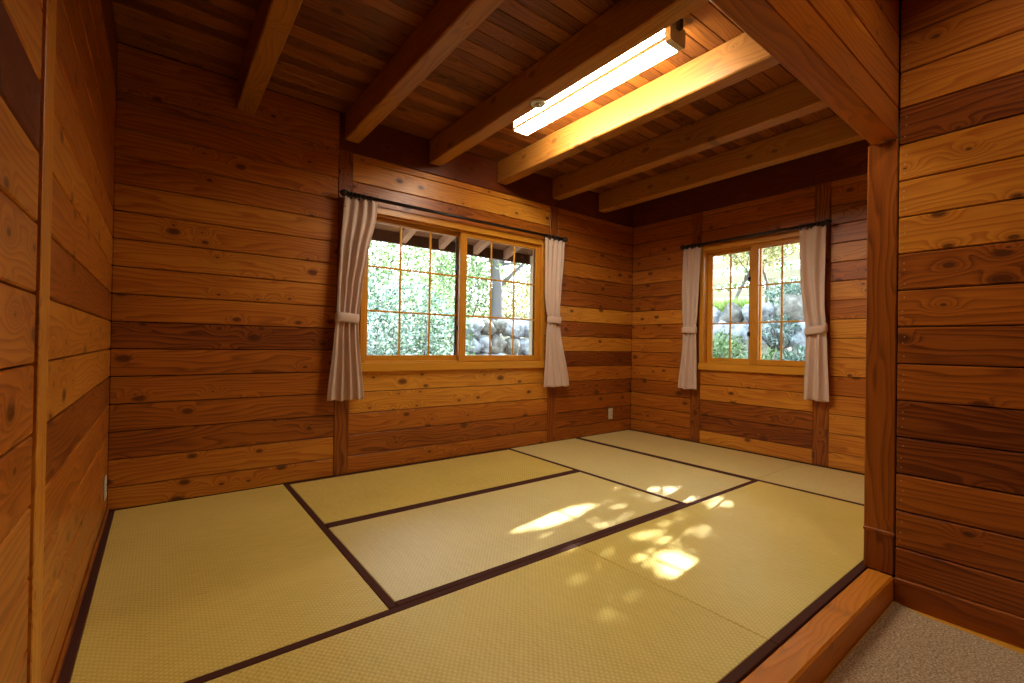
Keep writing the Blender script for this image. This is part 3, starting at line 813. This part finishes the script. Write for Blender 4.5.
# bank of boulders outside the right window
root = empty('rock_bank', (6.1, -.4, -.45), 0, 'bank of large pale boulders outside the smaller right window', 'rock bank')
k = 0
for row in range(6):
    y = -2.6 + .2 * (row % 2)
    while y < 2.2:
        w = R.uniform(.12, .28)
        stone(root, row * .21 + R.uniform(-.06, .06), y + w, .12 + row * .35 + R.uniform(-.04, .04), .24, w * 1.08, R.uniform(.2, .26), 300 + k, M_stone if R.random() < .75 else M_stone_b)
        y += w * 2.1; k += 1
gs = 'shrubs outside the larger back window'
shrub('shrub', 'tall blue-green shrub outside, at the left edge of the larger window', 'shrub', gs, 2.15, 2.3, -.45, .75, .6, 2.35, 5200, .062, M_leaf_blue, 1)
shrub('shrub', 'dense blue-green shrub outside, filling the lower left panes of the larger window', 'shrub', gs, 3.05, 2.75, -.45, .85, .65, 2.25, 6000, .062, M_leaf_blue, 2)
shrub('shrub', 'light green shrub outside, just left of the stone wall', 'shrub', gs, 3.75, 3.25, -.30, .60, .55, 2.2, 4200, .06, M_leaf, 3)
shrub('shrub', 'bright green bush outside, above the stone wall left of the tree trunk', 'shrub', gs, 4.75, 4.2, .9, .75, .6, 1.9, 4200, .07, M_leaf, 4)
shrub('shrub', 'yellowish bush outside, behind the tree trunk and stone wall', 'shrub', gs, 6.5, 4.5, .95, .85, .7, 1.5, 3600, .075, M_leaf_yel, 5)
shrub('shrub', 'big light green bush far outside behind the other shrubs', 'shrub', gs, 3.9, 6.2, 1.3, 2.0, .9, 3.3, 7500, .1, M_leaf, 6)
tree('grey-barked tree outside, its trunk rising behind the stone wall', 'trees outside', 5.20, 3.6, .75, (-.12, .25), 3.6, .115, 1.7, 1.0, 3600, .085, M_leaf, 11, crown_c=(.5, .9, 2.25))
tree('slender light green tree outside, farthest behind the larger window', 'trees outside', 2.9, 7.2, 1.4, (.2, .1), 3.0, .06, 1.6, 1.3, 4200, .11, M_leaf, 12)
g2 = 'plants outside the smaller right window'
shrub('fern_bush', 'bright green low plant outside, bottom left panes of the smaller window', 'plant', g2, 5.75, -.38, .1, .32, .34, .95, 1500, .085, M_leaf, 21, narrow=.2)
shrub('fern_bush', 'green low plant outside, under the middle of the smaller window', 'plant', g2, 5.72, -.92, .1, .28, .28, .82, 1300, .085, M_leaf, 22, narrow=.2)
shrub('fern_bush', 'light green low plant outside, bottom right panes of the smaller window', 'plant', g2, 5.75, -1.28, .15, .3, .26, .8, 1300, .085, M_leaf_blue, 23, narrow=.2)
shrub('fern_bush', 'small bright plant outside growing between the boulders, left of the thin tree', 'plant', g2, 6.55, -.02, .70, .2, .28, .46, 650, .06, M_leaf, 25, narrow=.2)
shrub('fern_bush', 'pale plant outside growing high between the boulders, middle of the smaller window', 'plant', g2, 6.72, -.66, .98, .20, .24, .42, 520, .05, M_leaf_blue, 26, narrow=.2)
shrub('hedge', 'low grey-green hedge outside on top of the boulder bank', 'hedge', g2, 7.45, -.85, 1.50, .30, .70, .45, 3000, .05, M_leaf_blue, 24)
# grass tuft strip at the left end of the ledge
mb = MB(); rnd = random.Random(31)
for _ in range(2600):
    p = Vector((rnd.uniform(7.3, 7.8), rnd.uniform(.0, 1.7), 1.50)); s = rnd.uniform(.14, .30)
    leaf(mb, p, Vector((rnd.gauss(-.15, .25), rnd.gauss(0, .25), 1)), s, .008, min(1, max(0, rnd.gauss(.6, .22))), rnd)
o = mb.build('grass', M_grass, kind='stuff'); tag(o, 'bright green grass along the ledge above the boulders outside', 'grass')
mb = MB(); mb.box((9.75, -5, 1.86), (11.4, 9, 2.02), 1, .5)
tag(mb.build('garden_path', M_pave), 'pale paved path above the boulder bank outside the smaller window', 'path')
# pale board fence on the far side of the path
fr = empty('garden_fence', (11.1, .9, 2.02), 0, 'pale weathered board fence beyond the path outside the smaller window', 'fence')
for k in range(5):
    mb = MB(); y = -2.6 + k * 1.5; mb.box((-.05, y - .05, 0), (.05, y + .05, 1.15), 2, .35, .006); mb.build('fence_post', M_pale, fr)
for z in (.22, .58, .94):
    mb = MB(); mb.box((-.075, -2.7, z - .08), (-.052, 3.5, z + .08), 1, .4, .005); mb.build('rail', M_pale, fr)
tree('thin tree with yellow-green leaves outside, left panes of the smaller window', 'trees outside', 8.4, .75, 1.6, (.1, -.25), 1.25, .03, .75, .42, 1500, .075, M_leaf_yel, 41)
tree('thin crooked tree outside, middle of the smaller window', 'trees outside', 8.9, .42, 1.6, (.1, .22), 1.3, .032, .7, .45, 1400, .075, M_leaf_yel, 42)
tree('green leafy tree outside, top right panes of the smaller window', 'trees outside', 9.3, -.35, 1.6, (.0, -.1), 1.7, .04, .8, .55, 2200, .08, M_leaf, 43)
shrub('shrub', 'wide pale green bush far beyond the fence outside the smaller window', 'shrub', g2, 13.2, 2.6, 1.8, 1.2, 3.2, 2.6, 5200, .13, M_leaf, 44)

# tall tree on the sun side: its crown lets the sun through in a few gaps
gaps = [[(1.988, -2.0), (2.032, -2.03), (2.06, -2.23), (1.905, -2.25), (1.925, -2.05)],
        [(2.043, -2.024), (2.09, -2.08), (2.13, -2.221), (2.063, -2.221), (2.035, -2.105)],
        [(1.674, -1.426), (1.912, -1.405), (2.264, -1.446), (2.195, -1.52), (1.706, -1.53)],
        [(2.832, -1.431), (2.951, -1.513), (2.927, -1.741), (2.807, -1.744), (2.775, -1.583)],
        [(2.59, -1.45), (2.66, -1.52), (2.594, -1.55)], [(2.158, -1.80), (2.25, -1.95), (2.172, -1.98), (2.135, -1.884)],
        [(2.174, -1.99), (2.244, -1.99), (2.232, -2.12), (2.19, -2.11)], [(2.01, -1.82), (2.00, -1.95), (1.955, -1.95), (1.965, -1.83)],
        [(1.765, -1.80), (1.785, -1.955), (1.745, -1.95), (1.735, -1.817)], [(2.02, -1.62), (2.075, -1.703), (1.99, -1.72)],
        [(3.01, -1.75), (2.985, -1.96), (2.88, -1.95), (2.95, -1.80)]]
def inside(p, poly):
    c = False; j = len(poly) - 1
    for i in range(len(poly)):
        a, b = poly[i], poly[j]
        if (a[1] > p[1]) != (b[1] > p[1]) and p[0] < (b[0] - a[0]) * (p[1] - a[1]) / (b[1] - a[1]) + a[0]: c = not c
        j = i
    return c
def gap_dist(p):
    best = 9
    for g in gaps:
        if inside(p, g): return 0
        for i in range(len(g)):
            a = Vector(g[i]); b = Vector(g[(i + 1) % len(g)]); q = Vector(p)
            t = max(0, min(1, (q - a).dot(b - a) / max(1e-9, (b - a).length_squared)))
            best = min(best, (q - a - (b - a) * t).length)
    return best
root = empty('tree', (8.6, -2.2, 1.6), 0, 'tall leafy tree on the sunny side outside, shading the smaller window', 'tree', 'trees outside')
tr = MB(); tr.tube([(0, 0, -.2), (.05, .1, 1), (-.1, .3, 2.2), (-.5, .8, 3.2), (-.7, 1.1, 4.1)], [.13, .11, .09, .06, .02], 12); tr.build('trunk', M_bark, root)
lv = MB(); rnd = random.Random(77); cnt = 0
while cnt < 10500:
    fx, fy = rnd.uniform(1.15, 3.45), rnd.uniform(-2.6, -.95)
    if gap_dist((fx, fy)) < .004: continue
    t = rnd.uniform(5.2, 6.1) / .6          # along the ray back towards the sun
    tt = rnd.uniform(6.1, 7.0)
    p = Vector((fx, fy, 0)) - SUN * tt
    d = Vector((rnd.gauss(0, 1), rnd.gauss(0, 1), rnd.gauss(-.2, .8)))
    s = rnd.uniform(.05, .085); ok = True
    e = p + d.normalized() * s
    te = -e.z / SUN.z; ep = e + SUN * (e.z / -SUN.z)
    if gap_dist((ep.x, ep.y)) < .004: continue
    leaf(lv, p - Vector((8.6, -2.2, 1.6)), d, s, s * .32, min(1, max(0, rnd.gauss(.5, .25))), rnd); cnt += 1
lv.build('leaves', M_leaf, root)
br = MB()
for k in range(7):
    q = lv.v[R.randrange(len(lv.v))]
    br.tube([(-.3, .5, 2.7), (q[0] * .5 - .2, q[1] * .5 + .3, q[2] * .5 + 1.4), q], [.03, .018, .004], 6)
br.build('branches', M_bark, root)

# ------------------------------------------------------------------ light
sl = bpy.data.lights.new('sun', 'SUN'); sl.energy = 32; sl.angle = math.radians(.53); sl.color = (1, .96, .90)
so = bpy.data.objects.new('sun', sl); COL.objects.link(so)
so.rotation_euler = SUN.to_track_quat('-Z', 'Y').to_euler()
w = bpy.data.worlds.new('sky'); scene.world = w; w.use_nodes = True
nt = w.node_tree; nt.nodes.clear()
out = nd(nt, 'ShaderNodeOutputWorld'); bg = nd(nt, 'ShaderNodeBackground'); nt.links.new(bg.outputs[0], out.inputs[0])
tc = nd(nt, 'ShaderNodeTexCoord'); sp = nd(nt, 'ShaderNodeSeparateXYZ'); nt.links.new(tc.outputs['Generated'], sp.inputs[0])
c = ramp(nt, sp.outputs[2], [(0, (.95, .97, 1)), (.35, (.80, .90, 1)), (1, (.55, .75, 1))])
nt.links.new(c, bg.inputs[0]); bg.inputs[1].default_value = 6.6

# ------------------------------------------------------------------ camera
cd = bpy.data.cameras.new('camera'); cd.sensor_width = 36; cd.lens = 457.65 / 1024 * 36; cd.clip_start = .02; cd.clip_end = 200
co = bpy.data.objects.new('camera', cd); COL.objects.link(co)
r = Vector((.79234222, -.60985744, .01636177)); u = Vector((-.01736571, .00426258, .99984012)); f = Vector((.60982968, .79249968, .00721318))
co.matrix_world = Matrix(((r.x, u.x, -f.x, .2131235), (r.y, u.y, -f.y, -3.3207606), (r.z, u.z, -f.z, .9458278), (0, 0, 0, 1)))
scene.camera = co
vs_ = scene.view_settings; scene.display_settings.display_device = 'sRGB'
vs_.view_transform = 'Standard'; vs_.look = 'None'; vs_.exposure = .18; vs_.gamma = 1; vs_.use_curve_mapping = False
